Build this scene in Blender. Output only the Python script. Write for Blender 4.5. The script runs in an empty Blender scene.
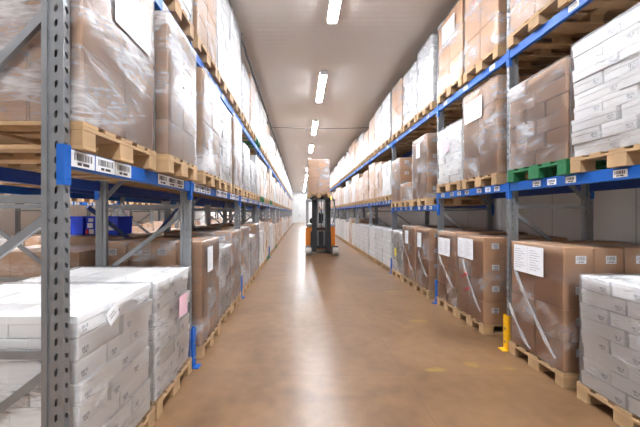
import bpy, bmesh, math, random
from mathutils import Vector, Matrix, noise
random.seed(7)
PI = math.pi
C = bpy.context.scene.collection
SC = bpy.context.scene

# ------------------------------------------------------------------ materials
def new_mat(name):
    m = bpy.data.materials.new(name); m.use_nodes = True
    nt = m.node_tree
    return m, nt, nt.nodes['Principled BSDF']

def N(nt, kind, **kw):
    n = nt.nodes.new(kind)
    for k, v in kw.items():
        if k in n.inputs: n.inputs[k].default_value = v
        else: setattr(n, k, v)
    return n

def mat(name, col, rough=.5, metal=0., var=.0, scale=8., bump=0., objvar=0., coat=0.):
    m, nt, b = new_mat(name)
    b.inputs['Roughness'].default_value = rough
    b.inputs['Metallic'].default_value = metal
    if coat: b.inputs['Coat Weight'].default_value = coat
    b.inputs['Base Color'].default_value = (*col, 1)
    L = nt.links.new
    tc = N(nt, 'ShaderNodeTexCoord')
    nz = N(nt, 'ShaderNodeTexNoise'); nz.inputs['Scale'].default_value = scale
    nz.inputs['Detail'].default_value = 4
    L(tc.outputs['Object'], nz.inputs['Vector'])
    mr = N(nt, 'ShaderNodeMapRange')
    mr.inputs['To Min'].default_value = 1 - var; mr.inputs['To Max'].default_value = 1 + var
    L(nz.outputs['Fac'], mr.inputs['Value'])
    val = mr.outputs['Result']
    if objvar:
        oi = N(nt, 'ShaderNodeObjectInfo')
        m2 = N(nt, 'ShaderNodeMapRange')
        m2.inputs['To Min'].default_value = 1 - objvar; m2.inputs['To Max'].default_value = 1 + objvar
        L(oi.outputs['Random'], m2.inputs['Value'])
        mu = N(nt, 'ShaderNodeMath', operation='MULTIPLY')
        L(val, mu.inputs[0]); L(m2.outputs['Result'], mu.inputs[1]); val = mu.outputs[0]
    vm = N(nt, 'ShaderNodeVectorMath', operation='SCALE')
    vm.inputs[0].default_value = col
    L(val, vm.inputs['Scale']); L(vm.outputs[0], b.inputs['Base Color'])
    if bump:
        bp = N(nt, 'ShaderNodeBump'); bp.inputs['Strength'].default_value = bump
        bp.inputs['Distance'].default_value = .01
        L(nz.outputs['Fac'], bp.inputs['Height']); L(bp.outputs[0], b.inputs['Normal'])
    return m

M = {}
M['steel'] = mat('galvanised_steel', (.29, .305, .32), .38, .6, .12, 14, objvar=.05)
M['dark_steel'] = mat('dark_steel', (.06, .062, .066), .45, .5, .1)
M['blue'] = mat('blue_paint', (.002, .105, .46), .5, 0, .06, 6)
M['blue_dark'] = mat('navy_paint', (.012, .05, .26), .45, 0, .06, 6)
M['bluebin'] = mat('blue_plastic', (.01, .06, .75), .4)
M['yellow'] = mat('yellow_paint', (.9, .48, .01), .4, 0, .05)
M['orange'] = mat('orange_paint', (.82, .24, .015), .35, 0, .05)
M['brown'] = mat('brown_cardboard', (.48, .275, .15), .75, 0, .1, 5, .05, .1)
M['brown_dark'] = mat('weathered_cardboard', (.40, .235, .13), .8, 0, .08, 5, .05, .07)
M['white'] = mat('white_cardboard', (.85, .85, .85), .5, 0, .03, 5, .04, .04)
M['white_toned'] = mat('greyish_cardboard', (.62, .615, .61), .5, 0, .03, 5, .04, .04)  # white cardboard coloured darker, mostly for loads the lamps would overexpose
M['paper'] = mat('white_paper', (.84, .85, .87), .6)
M['ink'] = mat('black_print', (.05, .05, .055), .6)
M['greyink'] = mat('grey_print', (.3, .3, .32), .6)
M['redink'] = mat('red_marker', (.75, .04, .03), .6)
M['pink'] = mat('pink_paper', (.85, .55, .62), .6)
M['yellowpaper'] = mat('yellow_paper', (.8, .65, .1), .6)
M['wood'] = mat('pallet_wood', (.45, .29, .148), .75, 0, .22, 9, .2, .12)
M['wood2'] = mat('weathered_pallet_wood', (.40, .265, .15), .8, 0, .25, 9, .2, .12)
M['green'] = mat('green_painted_wood', (.012, .15, .05), .6, 0, .15, 9, .1)
M['rubber'] = mat('tyre_rubber', (.03, .03, .032), .7)
M['poly'] = mat('pale_polyurethane', (.4, .38, .34), .6)
M['darkpaint'] = mat('black_truck_paint', (.022, .024, .028), .4)
M['greypaint'] = mat('grey_truck_paint', (.38, .39, .4), .45)
M['cloth'] = mat('dark_jacket_cloth', (.02, .022, .03), .9)
M['skin'] = mat('skin', (.55, .32, .22), .55)
M['hair'] = mat('dark_hair', (.025, .018, .014), .7)
M['plastic'] = mat('white_plastic', (.75, .75, .75), .4)
M['conduit'] = mat('grey_conduit', (.16, .16, .165), .5, .3)

def emis(name, col, s):
    m, nt, b = new_mat(name)
    b.inputs['Base Color'].default_value = (*col, 1)
    b.inputs['Emission Color'].default_value = (*col, 1)
    b.inputs['Emission Strength'].default_value = s
    return m
M['tube'] = emis('lit_diffuser', (.93, .975, 1.04), 72)
M['beacon'] = emis('amber_beacon', (1, .45, .05), 2)

def streak_fac(nt, lo, hi, amp, base, comps=None):
    """milky wrinkles of stretch film with its white glare painted in: noise stretched along a slanting direction"""
    L = nt.links.new
    tc = N(nt, 'ShaderNodeTexCoord'); oi = N(nt, 'ShaderNodeObjectInfo')
    mu = N(nt, 'ShaderNodeMath', operation='MULTIPLY'); mu.inputs[1].default_value = 60
    L(oi.outputs['Random'], mu.inputs[0])
    outs = []
    for rot, sc, dist in comps or ((.16, (4, 2.6, 60), .35), (-.3, (3, 1.8, 34), .3), (.25, (1.7, 1.7, 3.0), .3)):
        mp = N(nt, 'ShaderNodeMapping')
        mp.inputs['Rotation'].default_value = (rot, rot * .7, 0)
        L(tc.outputs['Object'], mp.inputs['Vector'])
        mp2 = N(nt, 'ShaderNodeMapping'); mp2.inputs['Scale'].default_value = sc
        L(mp.outputs[0], mp2.inputs['Vector'])
        nz = N(nt, 'ShaderNodeTexNoise', noise_dimensions='4D')
        nz.inputs['Scale'].default_value = 1; nz.inputs['Detail'].default_value = 4
        nz.inputs['Roughness'].default_value = .6; nz.inputs['Distortion'].default_value = dist
        L(mp2.outputs[0], nz.inputs['Vector']); L(mu.outputs[0], nz.inputs['W'])
        outs.append(nz.outputs['Fac'])
    m1 = N(nt, 'ShaderNodeMath', operation='MAXIMUM'); L(outs[0], m1.inputs[0]); L(outs[1], m1.inputs[1])
    a = N(nt, 'ShaderNodeMath', operation='MULTIPLY_ADD'); a.inputs[1].default_value = 2.3; L(outs[2], a.inputs[0]); L(m1.outputs[0], a.inputs[2])
    mr = N(nt, 'ShaderNodeMapRange'); mr.interpolation_type = 'SMOOTHSTEP'
    mr.inputs['From Min'].default_value = lo; mr.inputs['From Max'].default_value = hi
    mr.inputs['To Min'].default_value = base; mr.inputs['To Max'].default_value = base + amp
    L(a.outputs[0], mr.inputs['Value'])
    return mr.outputs['Result'], m1.outputs[0]

def film_mat(name, lo, hi, amp, base, ior=1.3, comps=None):
    m, nt, b = new_mat(name); L = nt.links.new
    fac, h = streak_fac(nt, lo, hi, amp, base, comps)
    b.inputs['Base Color'].default_value = (.80, .80, .82, 1)  # pale colour carries both the film's milkiness and painted glare
    b.inputs['Roughness'].default_value = .2
    b.inputs['Specular IOR Level'].default_value = .8
    bp = N(nt, 'ShaderNodeBump'); bp.inputs['Strength'].default_value = .5; bp.inputs['Distance'].default_value = .012
    L(h, bp.inputs['Height']); L(bp.outputs[0], b.inputs['Normal'])
    tr = N(nt, 'ShaderNodeBsdfTransparent')
    fr = N(nt, 'ShaderNodeFresnel'); fr.inputs['IOR'].default_value = ior
    L(bp.outputs[0], fr.inputs['Normal'])
    gl = N(nt, 'ShaderNodeBsdfGlossy'); gl.inputs['Roughness'].default_value = .3
    L(bp.outputs[0], gl.inputs['Normal'])
    m0 = N(nt, 'ShaderNodeMixShader'); L(fr.outputs[0], m0.inputs[0]); L(tr.outputs[0], m0.inputs[1]); L(gl.outputs[0], m0.inputs[2])
    mx = N(nt, 'ShaderNodeMixShader')
    L(fac, mx.inputs[0]); L(m0.outputs[0], mx.inputs[1]); L(b.outputs[0], mx.inputs[2])
    L(mx.outputs[0], nt.nodes['Material Output'].inputs['Surface'])
    return m
M['film'] = film_mat('stretch_film', 1.6, 2.2, .6, .05)
M['film_thick'] = film_mat('layered_stretch_film', 1.52, 2.15, .62, .07)
M['film_slant'] = film_mat('slanting_stretch_film', 1.6, 2.2, .38, .03, 1.18, ((-.75, (2, 1.6, 40), .3), (-.6, (2, 1.2, 22), .2), (.3, (2, 2, 3), .3)))
M['film_thin'] = film_mat('thin_stretch_film', 1.7, 2.25, .45, .02, 1.15)

def wrapped_mat(name, col, lo, hi, amp, base, lines=.0):
    m, nt, b = new_mat(name); L = nt.links.new
    fac, h = streak_fac(nt, lo, hi, amp, base)
    oi = N(nt, 'ShaderNodeObjectInfo')
    m2 = N(nt, 'ShaderNodeMapRange'); m2.inputs['To Min'].default_value = .85; m2.inputs['To Max'].default_value = 1.12
    L(oi.outputs['Random'], m2.inputs['Value'])
    vm = N(nt, 'ShaderNodeVectorMath', operation='SCALE'); vm.inputs[0].default_value = col; L(m2.outputs[0], vm.inputs['Scale'])
    mx = N(nt, 'ShaderNodeMix', data_type='RGBA')
    L(fac, mx.inputs[0]); L(vm.outputs[0], mx.inputs[6]); mx.inputs[7].default_value = (.66, .66, .67, 1)  # film white mixed into the carton colour, glare included
    L(mx.outputs[2], b.inputs['Base Color'])
    b.inputs['Roughness'].default_value = .35
    bp = N(nt, 'ShaderNodeBump'); bp.inputs['Strength'].default_value = .4; bp.inputs['Distance'].default_value = .012
    L(h, bp.inputs['Height']); L(bp.outputs[0], b.inputs['Normal'])
    return m
M['wbrown'] = wrapped_mat('film_wrapped_cardboard', (.44, .265, .155), 1.5, 2.2, .6, .05)
M['wwhite'] = wrapped_mat('film_wrapped_white_cartons', (.56, .555, .55), 1.6, 2.2, .6, .05)
M['wpale'] = wrapped_mat('heavily_wrapped_cardboard', (.5, .345, .24), 1.45, 2.15, .5, .12)

def floor_mat():
    m, nt, b = new_mat('polished_brown_concrete'); L = nt.links.new
    tc = N(nt, 'ShaderNodeTexCoord')
    n1 = N(nt, 'ShaderNodeTexNoise'); n1.inputs['Scale'].default_value = .9; n1.inputs['Detail'].default_value = 6; n1.inputs['Distortion'].default_value = .8
    n2 = N(nt, 'ShaderNodeTexNoise'); n2.inputs['Scale'].default_value = 7; n2.inputs['Detail'].default_value = 6
    L(tc.outputs['Object'], n1.inputs['Vector']); L(tc.outputs['Object'], n2.inputs['Vector'])
    r = N(nt, 'ShaderNodeValToRGB')
    r.color_ramp.elements[0].position = .3; r.color_ramp.elements[0].color = (.125, .066, .030, 1)
    r.color_ramp.elements[1].position = .72; r.color_ramp.elements[1].color = (.265, .15, .076, 1)
    ad = N(nt, 'ShaderNodeMath', operation='MULTIPLY_ADD'); ad.inputs[1].default_value = .35
    L(n2.outputs['Fac'], ad.inputs[0]); 
    sb = N(nt, 'ShaderNodeMath', operation='MULTIPLY_ADD'); sb.inputs[1].default_value = .75; sb.inputs[2].default_value = -.04
    L(n1.outputs['Fac'], sb.inputs[0]); L(sb.outputs[0], ad.inputs[2]); L(ad.outputs[0], r.inputs[0])
    # sawn joints
    sx = N(nt, 'ShaderNodeSeparateXYZ'); L(tc.outputs['Object'], sx.inputs[0])
    def joint(out, pos, w):
        s = N(nt, 'ShaderNodeMath', operation='SUBTRACT'); s.inputs[1].default_value = pos; L(out, s.inputs[0])
        if pos > 2:
            s2 = N(nt, 'ShaderNodeMath', operation='PINGPONG'); s2.inputs[1].default_value = 3.2; L(s.outputs[0], s2.inputs[0]); s = s2
        ab = N(nt, 'ShaderNodeMath', operation='ABSOLUTE'); L(s.outputs[0], ab.inputs[0])
        lt = N(nt, 'ShaderNodeMath', operation='LESS_THAN'); lt.inputs[1].default_value = w; L(ab.outputs[0], lt.inputs[0])
        return lt.outputs[0]
    j = N(nt, 'ShaderNodeMath', operation='MAXIMUM')
    L(joint(sx.outputs['X'], 1.06, .0035), j.inputs[0]); L(joint(sx.outputs['Y'], 3.05, .0025), j.inputs[1])
    mx = N(nt, 'ShaderNodeMix', data_type='RGBA'); mm = N(nt, 'ShaderNodeMath', operation='MULTIPLY'); mm.inputs[1].default_value = .45
    L(j.outputs[0], mm.inputs[0]); L(mm.outputs[0], mx.inputs[0]); L(r.outputs[0], mx.inputs[6]); mx.inputs[7].default_value = (.07, .045, .03, 1)
    prev = mx.outputs[2]
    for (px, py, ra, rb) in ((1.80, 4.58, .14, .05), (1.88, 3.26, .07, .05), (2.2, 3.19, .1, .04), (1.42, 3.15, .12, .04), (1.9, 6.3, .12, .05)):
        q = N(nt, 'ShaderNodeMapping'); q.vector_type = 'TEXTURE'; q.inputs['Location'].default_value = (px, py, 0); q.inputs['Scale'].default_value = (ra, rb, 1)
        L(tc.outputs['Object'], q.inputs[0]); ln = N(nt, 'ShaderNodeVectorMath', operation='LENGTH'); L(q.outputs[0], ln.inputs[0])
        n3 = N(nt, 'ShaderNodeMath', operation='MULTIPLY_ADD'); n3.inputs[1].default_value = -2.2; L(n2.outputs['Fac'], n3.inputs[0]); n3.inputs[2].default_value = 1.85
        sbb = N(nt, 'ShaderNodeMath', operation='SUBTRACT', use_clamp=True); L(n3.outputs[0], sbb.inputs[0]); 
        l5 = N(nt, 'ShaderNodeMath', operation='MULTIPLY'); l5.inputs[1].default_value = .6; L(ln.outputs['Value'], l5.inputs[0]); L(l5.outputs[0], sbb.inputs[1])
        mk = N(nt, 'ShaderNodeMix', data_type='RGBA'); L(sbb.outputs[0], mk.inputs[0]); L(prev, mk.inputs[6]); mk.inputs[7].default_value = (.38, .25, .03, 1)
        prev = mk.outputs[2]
    L(prev, b.inputs['Base Color'])
    rr = N(nt, 'ShaderNodeMapRange'); rr.inputs['To Min'].default_value = .285; rr.inputs['To Max'].default_value = .34
    L(n1.outputs['Fac'], rr.inputs['Value']); L(rr.outputs[0], b.inputs['Roughness'])
    b.inputs['Specular IOR Level'].default_value = .42
    bp = N(nt, 'ShaderNodeBump'); bp.inputs['Strength'].default_value = .06; bp.inputs['Distance'].default_value = .01
    L(n2.outputs['Fac'], bp.inputs['Height']); L(bp.outputs[0], b.inputs['Normal'])
    return m
M['floor'] = floor_mat()

def panel_mat(name, col, axis, pitch, rough=.5, rib=None, dark=.55, width=.006):
    """insulated panels: seams across one axis at a pitch, optional fine ribs"""
    m, nt, b = new_mat(name); L = nt.links.new
    tc = N(nt, 'ShaderNodeTexCoord'); sx = N(nt, 'ShaderNodeSeparateXYZ'); L(tc.outputs['Object'], sx.inputs[0])
    pp = N(nt, 'ShaderNodeMath', operation='PINGPONG'); pp.inputs[1].default_value = pitch / 2; L(sx.outputs[axis], pp.inputs[0])
    lt = N(nt, 'ShaderNodeMath', operation='LESS_THAN'); lt.inputs[1].default_value = width; L(pp.outputs[0], lt.inputs[0])
    mx = N(nt, 'ShaderNodeMix', data_type='RGBA'); L(lt.outputs[0], mx.inputs[0])
    mx.inputs[6].default_value = (*col, 1); mx.inputs[7].default_value = (*[c * dark for c in col], 1)
    L(mx.outputs[2], b.inputs['Base Color']); b.inputs['Roughness'].default_value = rough
    if rib:
        wv = N(nt, 'ShaderNodeTexWave', bands_direction=axis); wv.inputs['Scale'].default_value = rib
        L(tc.outputs['Object'], wv.inputs['Vector'])
        bp = N(nt, 'ShaderNodeBump'); bp.inputs['Strength'].default_value = .12; bp.inputs['Distance'].default_value = .01
        L(wv.outputs['Fac'], bp.inputs['Height']); L(bp.outputs[0], b.inputs['Normal'])
    return m
M['ceiling'] = panel_mat('ribbed_ceiling_panels', (.64, .59, .54), 'Y', 2.4, .42, rib=2.2, dark=.9)
M['wallpanel'] = panel_mat('grey_wall_panels', (.84, .84, .82), 'Y', 1.15, .4, dark=.6)
M['wallpanelx'] = panel_mat('white_wall_panels', (.8, .81, .8), 'X', 1.15, .4, dark=.75)
M['doorpanel'] = panel_mat('white_door_leaf', (.82, .83, .82), 'Z', 1.1, .4, dark=.75)

# ------------------------------------------------------------------ helpers
class MB:
    def __init__(s): s.bm = bmesh.new(); s.mi = 0
    def box(s, x0, x1, y0, y1, z0, z1, mi=None):
        v = [s.bm.verts.new(p) for p in ((x0,y0,z0),(x1,y0,z0),(x1,y1,z0),(x0,y1,z0),(x0,y0,z1),(x1,y0,z1),(x1,y1,z1),(x0,y1,z1))]
        for f in ((3,2,1,0),(4,5,6,7),(0,1,5,4),(1,2,6,5),(2,3,7,6),(3,0,4,7)):
            fc = s.bm.faces.new([v[i] for i in f]); fc.material_index = s.mi if mi is None else mi
        return s
    def bar(s, p, q, w, h, up=(0,1,0)):
        """rectangular bar from p to q, w across, h along `up`"""
        p, q = Vector(p), Vector(q); d = (q - p).normalized(); u = Vector(up).normalized(); r = d.cross(u).normalized()
        v = []
        for e in (p, q):
            for a, b in ((-1,-1),(1,-1),(1,1),(-1,1)): v.append(s.bm.verts.new(e + r*a*w/2 + u*b*h/2))
        for f in ((0,1,2,3),(7,6,5,4),(0,4,5,1),(1,5,6,2),(2,6,7,3),(3,7,4,0)):
            s.bm.faces.new([v[i] for i in f]).material_index = s.mi
        return s
    def tube(s, p, q, r, n=12, r2=None):
        p, q = Vector(p), Vector(q); d = (q - p).normalized()
        a = Vector((0,0,1)) if abs(d.z) < .9 else Vector((1,0,0))
        u = d.cross(a).normalized(); w = d.cross(u)
        r2 = r if r2 is None else r2
        A = [s.bm.verts.new(p + (u*math.cos(t)+w*math.sin(t))*r) for t in [2*PI*k/n for k in range(n)]]
        B = [s.bm.verts.new(q + (u*math.cos(t)+w*math.sin(t))*r2) for t in [2*PI*k/n for k in range(n)]]
        for k in range(n):
            s.bm.faces.new((A[k], A[(k+1)%n], B[(k+1)%n], B[k])).material_index = s.mi
        s.bm.faces.new(A[::-1]).material_index = s.mi; s.bm.faces.new(B).material_index = s.mi
        return s
    def poly(s, pts, depth):
        """polygon given in 3-D extruded by the vector depth"""
        a = [s.bm.verts.new(p) for p in pts]; b = [s.bm.verts.new(Vector(p) + Vector(depth)) for p in pts]
        n = len(a)
        s.bm.faces.new(a); s.bm.faces.new(b[::-1])
        for k in range(n): s.bm.faces.new((a[k], b[k], b[(k+1)%n], a[(k+1)%n]))
        return s
    def bevel(s, w, seg=1):
        bmesh.ops.bevel(s.bm, geom=list(s.bm.edges), offset=w, segments=seg, affect='EDGES', clamp_overlap=True)
        return s
    def mesh(s, name, mats, smooth=False):
        bmesh.ops.recalc_face_normals(s.bm, faces=s.bm.faces)
        me = bpy.data.meshes.new(name); s.bm.to_mesh(me); s.bm.free()
        for m in (mats if isinstance(mats, (list, tuple)) else [mats]): me.materials.append(m if not isinstance(m, str) else M[m])
        if smooth:
            for p in me.polygons: p.use_smooth = True
        return me

def link(name, me, parent=None, loc=(0,0,0), rz=0.):
    o = bpy.data.objects.new(name, me); C.objects.link(o)
    if parent: o.parent = parent
    o.location = loc
    if rz: o.rotation_euler = (0, 0, rz)
    return o
def empty(name, loc=(0,0,0), rz=0.): return link(name, None, None, loc, rz)
def tag(o, label, cat, group=None, kind='thing'):
    o['label'] = label; o['category'] = cat; o['kind'] = kind
    if group: o['group'] = group
    return o
def struct(name, me, loc=(0,0,0), label=None):
    o = link(name, me, None, loc); o['kind'] = 'structure'
    if label: o['label'] = label
    return o
ORD = ['first','second','third','fourth','fifth','sixth','seventh','eighth','ninth','tenth','eleventh','twelfth','thirteenth',
       'fourteenth','fifteenth','sixteenth','seventeenth','eighteenth']

# ------------------------------------------------------------------ room
Y0, Y1, ZC, XL, XR = -10.5, 50.0, 5.25, -8.7, 3.86
struct('floor', MB().box(XL-.2, XR+.2, Y0-.2, Y1+.2, -.2, 0).mesh('floor', 'floor'), label='polished brown concrete warehouse floor with sawn joints')
struct('ceiling', MB().box(XL-.2, XR+.2, Y0-.2, Y1+.2, ZC, ZC+.2).mesh('ceiling', 'ceiling'), label='beige white ribbed panel ceiling')
struct('wall_right', MB().box(XR, XR+.2, Y0, Y1, 0, ZC).mesh('wall_right', 'wallpanel'))
struct('wall_left', MB().box(XL-.2, XL, Y0, Y1, 0, ZC).mesh('wall_left', 'wallpanel'))
struct('wall_back', MB().box(XL, XR, Y1, Y1+.2, 0, ZC).mesh('wall_back', 'wallpanelx'))
struct('wall_front', MB().box(XL, XR, Y0-.2, Y0, 0, ZC).mesh('wall_front', 'wallpanelx'))
d = struct('door_1', MB().box(-.35, 2.3, Y1-.1, Y1-.03, 0, 3.3).mesh('door', 'doorpanel'), label='white sliding cold store door in the end wall')
link('door_frame', MB().box(-.5, -.36, Y1-.14, Y1-.01, 0, 3.45).box(2.31, 2.45, Y1-.14, Y1-.01, 0, 3.45).box(-.5, 2.45, Y1-.14, Y1-.01, 3.31, 3.5).mesh('door_frame', 'plastic'), d)
link('door_handle', MB().box(-.2, -.15, Y1-.16, Y1-.1, 1.0, 1.4).mesh('door_handle', 'dark_steel'), d)

# ------------------------------------------------------------------ lamps
def lamp_meshes():
    h = MB().box(-.09, .09, -.93, .93, .03, .1).box(-.098, -.084, -.93, .93, .008, .05).box(.084, .098, -.93, .93, .008, .05).mesh('lamp_housing', 'plastic')
    t = MB(); t.box(-.08, .08, -.92, .92, -.008, .03); t.bevel(.012, 2)
    e = MB().box(-.08, .08, -.95, -.92, -.03, .08).mesh('end_cap', 'plastic')
    return h, t.mesh('diffuser', 'tube', False), e
LH, LT, LE = lamp_meshes()
def lamp(x, y, label, group):
    o = empty('ceiling_lamp', (x, y, ZC - .1)); tag(o, label, 'lamp', group)
    link('lamp_housing', LH, o); link('diffuser', LT, o)
    link('end_cap', LE, o); link('end_cap', LE, o, (0, 0, 0), PI)
ly = 4.57 - 3.93 * 4
k = 0
while ly < 49:
    if k < 3: lb = 'unseen ceiling lamp above the aisle behind the camera, %s back' % ORD[2-k]  # row continued out of view, added to light near faces from the front
    elif k == 3: lb = 'ceiling lamp above the camera just before the first visible one'
    else: lb = 'lit fluorescent ceiling lamp over the main aisle, %s one in view' % ORD[k-4]
    if ly > Y0 + .9: lamp(.58, ly, lb, 'ceiling lamps over the main aisle')
    ly += 3.93; k += 1
for i in range(15):  # unseen row, lamps added at close spacing to brighten the side aisle
    lamp(-4.95, .6 + 2.6 * i, 'added unseen ceiling lamp over the side aisle behind the left rack, %s along' % ORD[i], 'added ceiling lamps over the side aisle')

# ------------------------------------------------------------------ rack uprights
def post_mesh(h):
    """perforated post: outer face at x=0 (aisle), depth to x=-.11, y from 0 (near) to .042"""
    bm = bmesh.new(); P = .075
    def strip(o, u, w, hole):
        o, u = Vector(o), Vector(u); n = int(h / P)
        for i in range(n):
            z0, z1 = i * P, (i + 1) * P
            c = [o + Vector((0,0,z0)), o + u*w + Vector((0,0,z0)), o + u*w + Vector((0,0,z1)), o + Vector((0,0,z1))]
            V = [bm.verts.new(p) for p in c]
            if not hole: bm.faces.new(V); continue
            hw, hh, sk = hole; cx, cz = w/2, (z0+z1)/2
            ring = [(-hw, -hh*.5+sk), (0, -hh), (hw, -hh*.3-sk), (hw, hh*.8-sk), (0, hh), (-hw, hh*.6+sk)]
            R = [bm.verts.new(o + u*(cx+a) + Vector((0,0,cz+b))) for a, b in ring]
            for f in ((V[0],V[1],R[1],R[0]),(V[1],R[2],R[1]),(V[1],V[2],R[3],R[2]),(V[2],V[3],R[4],R[3]),(V[3],R[5],R[4]),(V[3],V[0],R[0],R[5])):
                bm.faces.new(f)
    for y, s in ((0, 1), (.042, -1)):
        strip((0, y, 0), (-1, 0, 0), .018, None)
        strip((-.018, y, 0), (-1, 0, 0), .037, (.0095, .019, .009))
        strip((-.055, y, 0), (-1, 0, 0), .012, None)
        strip((-.067, y, 0), (0, s, 0), .009, None)
        strip((-.067, y + s*.009, 0), (-1, 0, 0), .016, (.0028, .008, 0))
        strip((-.083, y + s*.009, 0), (0, -s, 0), .009, None)
        strip((-.083, y, 0), (-1, 0, 0), .027, None)
    strip((0, 0, 0), (0, 1, 0), .042, (.010, .014, .007))
    strip((-.11, 0, 0), (0, 1, 0), .042, None)
    bmesh.ops.remove_doubles(bm, verts=bm.verts, dist=.0002)
    bmesh.ops.recalc_face_normals(bm, faces=bm.faces)
    me = bpy.data.meshes.new('post'); bm.to_mesh(me); bm.free(); me.materials.append(M['steel'])
    return me
PH = 5.025
POST = post_mesh(PH)
FOOT = MB().box(-.13, .025, -.008, .05, 0, .008).tube((.012,.008,.008),(.012,.008,.02),.009,6).tube((-.12,.034,.008),(-.12,.034,.02),.009,6).mesh('foot_plate', 'steel')
def brace_mesh(D, a, b):
    m = MB(); m.bar((-.06, .028, a), (-D+.06, .028, b), .042, .024, (0,1,0)); return m.mesh('brace', 'steel')
D_ = 1.01
BR = [brace_mesh(D_, z, z) for z in (.16, .94, 1.72, 2.95, 4.25)] + [brace_mesh(D_, 1.66, .99), brace_mesh(D_, .88, .2), brace_mesh(D_, 2.7, 1.78), brace_mesh(D_, 2.78, 3.5), brace_mesh(D_, 4.2, 3.55), brace_mesh(D_, 4.3, 4.9)]
def guard_mesh():
    m = MB(); m.box(-.115, .035, -.012, -.004, 0, .42).box(.027, .035, -.004, .06, 0, .42).box(-.115, .035, .058, .064, 0, .42)
    m.box(-.15, .09, -.02, .07, 0, .012)
    return m
def upright(side, y, label, group, guard=None):
    """side: x of the aisle face and direction (+1: aisle lies on the +x side)"""
    x, s = side
    o = empty('rack_upright', (x, y if s > 0 else y + .042, 0), 0 if s > 0 else PI)
    tag(o, label, 'rack upright', group)
    link('post', POST, o); link('post', POST, o, (-D_, .042, 0), PI)
    link('foot_plate', FOOT, o); link('foot_plate', FOOT, o, (-D_, .042, 0), PI)
    for b in BR: link('brace', b, o)
    if guard:
        g = GUARD[guard]
        gd = link('post_guard', g, o); gd['label'] = guard + ' steel post guard'
        link('guard_bolt', BOLT, gd); link('guard_bolt', BOLT, gd, (0, 0, .16))
    return o
GUARD = {c: guard_mesh().mesh('post_guard', c) for c in ('blue', 'yellow')}
BOLT = MB().tube((.035, .02, .1), (.043, .02, .1), .012, 6).mesh('guard_bolt', 'steel')

LP = [1.48, 3.19] + [3.19 + 2.62 * i for i in range(1, 16)]
RP = [1.72, 3.60] + [5.46 + 2.72 * i for i in range(0, 15)]
XLF, XRF = -1.17, 2.505
for i, y in enumerate(LP):
    g = 'blue' if i in (1, 2, 4) else None
    upright((XLF, +1), y, 'galvanised perforated rack upright, %s from the camera in the left rack' % ORD[i] if i else 'nearest galvanised perforated rack upright, large at the left edge', 'uprights of the left rack', g)
for i, y in enumerate(RP):
    if i == 1: lb = 'galvanised rack upright of the right rack with a yellow guard at its foot'
    elif i == 0: lb = 'galvanised rack upright of the right rack nearest the camera, before the yellow guard'
    else: lb = 'galvanised rack upright of the right rack, %s beyond the yellow-guarded one' % ORD[i-2]
    upright((XRF, -1), y, lb, 'uprights of the right rack', 'yellow' if i == 1 else ('blue' if i in (2, 3) else None))
XB = -3.54    # front of the back-to-back rack, opening on the side aisle
SECOND = []
for i, y in enumerate(LP[1:12]):
    SECOND.append(upright((XB, -1), y, 'grey rack upright in the second rack behind the left rack, %s along' % ORD[i], 'uprights of the second rack'))
X3 = -6.45
TP = [2.6 + 2.62 * i for i in range(10)]
for i, y in enumerate(TP):
    upright((X3, +1), y, 'grey rack upright across the side aisle in the outermost rack, %s along' % ORD[i], 'uprights of the outermost rack')

# ------------------------------------------------------------------ beams
def barcode(m, x, y0, y1, z0, z1, s):
    """white plate with printed bars facing +x (s=1)"""
    m.box(x, x + .0015, y0, y1, z0, z1, 0)
    w, h = y1 - y0, z1 - z0; y = y0 + w*.12; rnd = random.Random(int(w*1e4))
    xx = x + .0015
    while y < y0 + w*.85:
        t = rnd.choice((.003, .005, .008)); m.box(xx, xx + .0006, y, y + t, z0 + h*.42, z1 - h*.14, 1); y += t + rnd.choice((.003, .005, .007))
    m.box(xx, xx + .0006, y0 + w*.25, y0 + w*.42, z0 + h*.12, z0 + h*.3, 1).box(xx, xx + .0006, y0 + w*.48, y0 + w*.75, z0 + h*.12, z0 + h*.3, 1)
def plate(w, h):
    m = MB(); barcode(m, 0, -w/2, w/2, -h/2, h/2, 1); return m.mesh('location_label', ['paper', 'ink'])
PL_L, PL_R = plate(.175, .084), plate(.105, .06)
def conn_mesh():
    m = MB(); m.box(0, .006, 0, .042, -.19, .012).box(-.032, .006, -.005, .0, -.19, .012)
    for z in (-.02, -.09, -.16): m.tube((.006, .026, z), (.010, .026, z), .006, 6)
    return m.mesh('connector', 'blue')
CONN = conn_mesh()
RAILC = {}
def rail(x, s, y0, y1, z, label, group, conn=True, labels=None, mt='blue', h=.1):
    """beam lying between two uprights; s=+1 when the aisle is on +x; its top at z"""
    key = (round(y1-y0, 3), mt, h)
    if key not in RAILC:
        Ln = y1 - y0; m = MB(); m.box(-.05, -.002, 0, Ln, -h, 0); m.bevel(.004); m.box(-.0025, 0, .01, Ln-.01, -h*.62, -h*.56).box(-.0025, 0, .01, Ln-.01, -.008, -.004)
        RAILC[key] = m.mesh('shelf_rail', mt)
    o = link('shelf_rail', RAILC[key], None, (x, y0 if s > 0 else y1, z), 0 if s > 0 else PI)
    tag(o, label, 'shelf beam', group)
    if conn:
        link('connector', CONN, o, (0, -.043, 0)); c = link('connector', CONN, o, (.0, y1-y0+.043, 0)); c.scale = (1, -1, 1)
    for w, yy in (labels or []):
        link('location_label', PL_L if w > .12 else PL_R, o, (.001, (yy - y0) if s > 0 else (y1 - yy), -.048 if s > 0 else -.05))
    return o
ZL = {1: 1.98, 2: 3.46}; ZR = {1: 2.01, 2: 3.60}
def zr(i, lev): return 1.80 if (lev == 1 and i == 2) else ZR[lev]
TN = {1: 'lower', 2: 'upper'}
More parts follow.
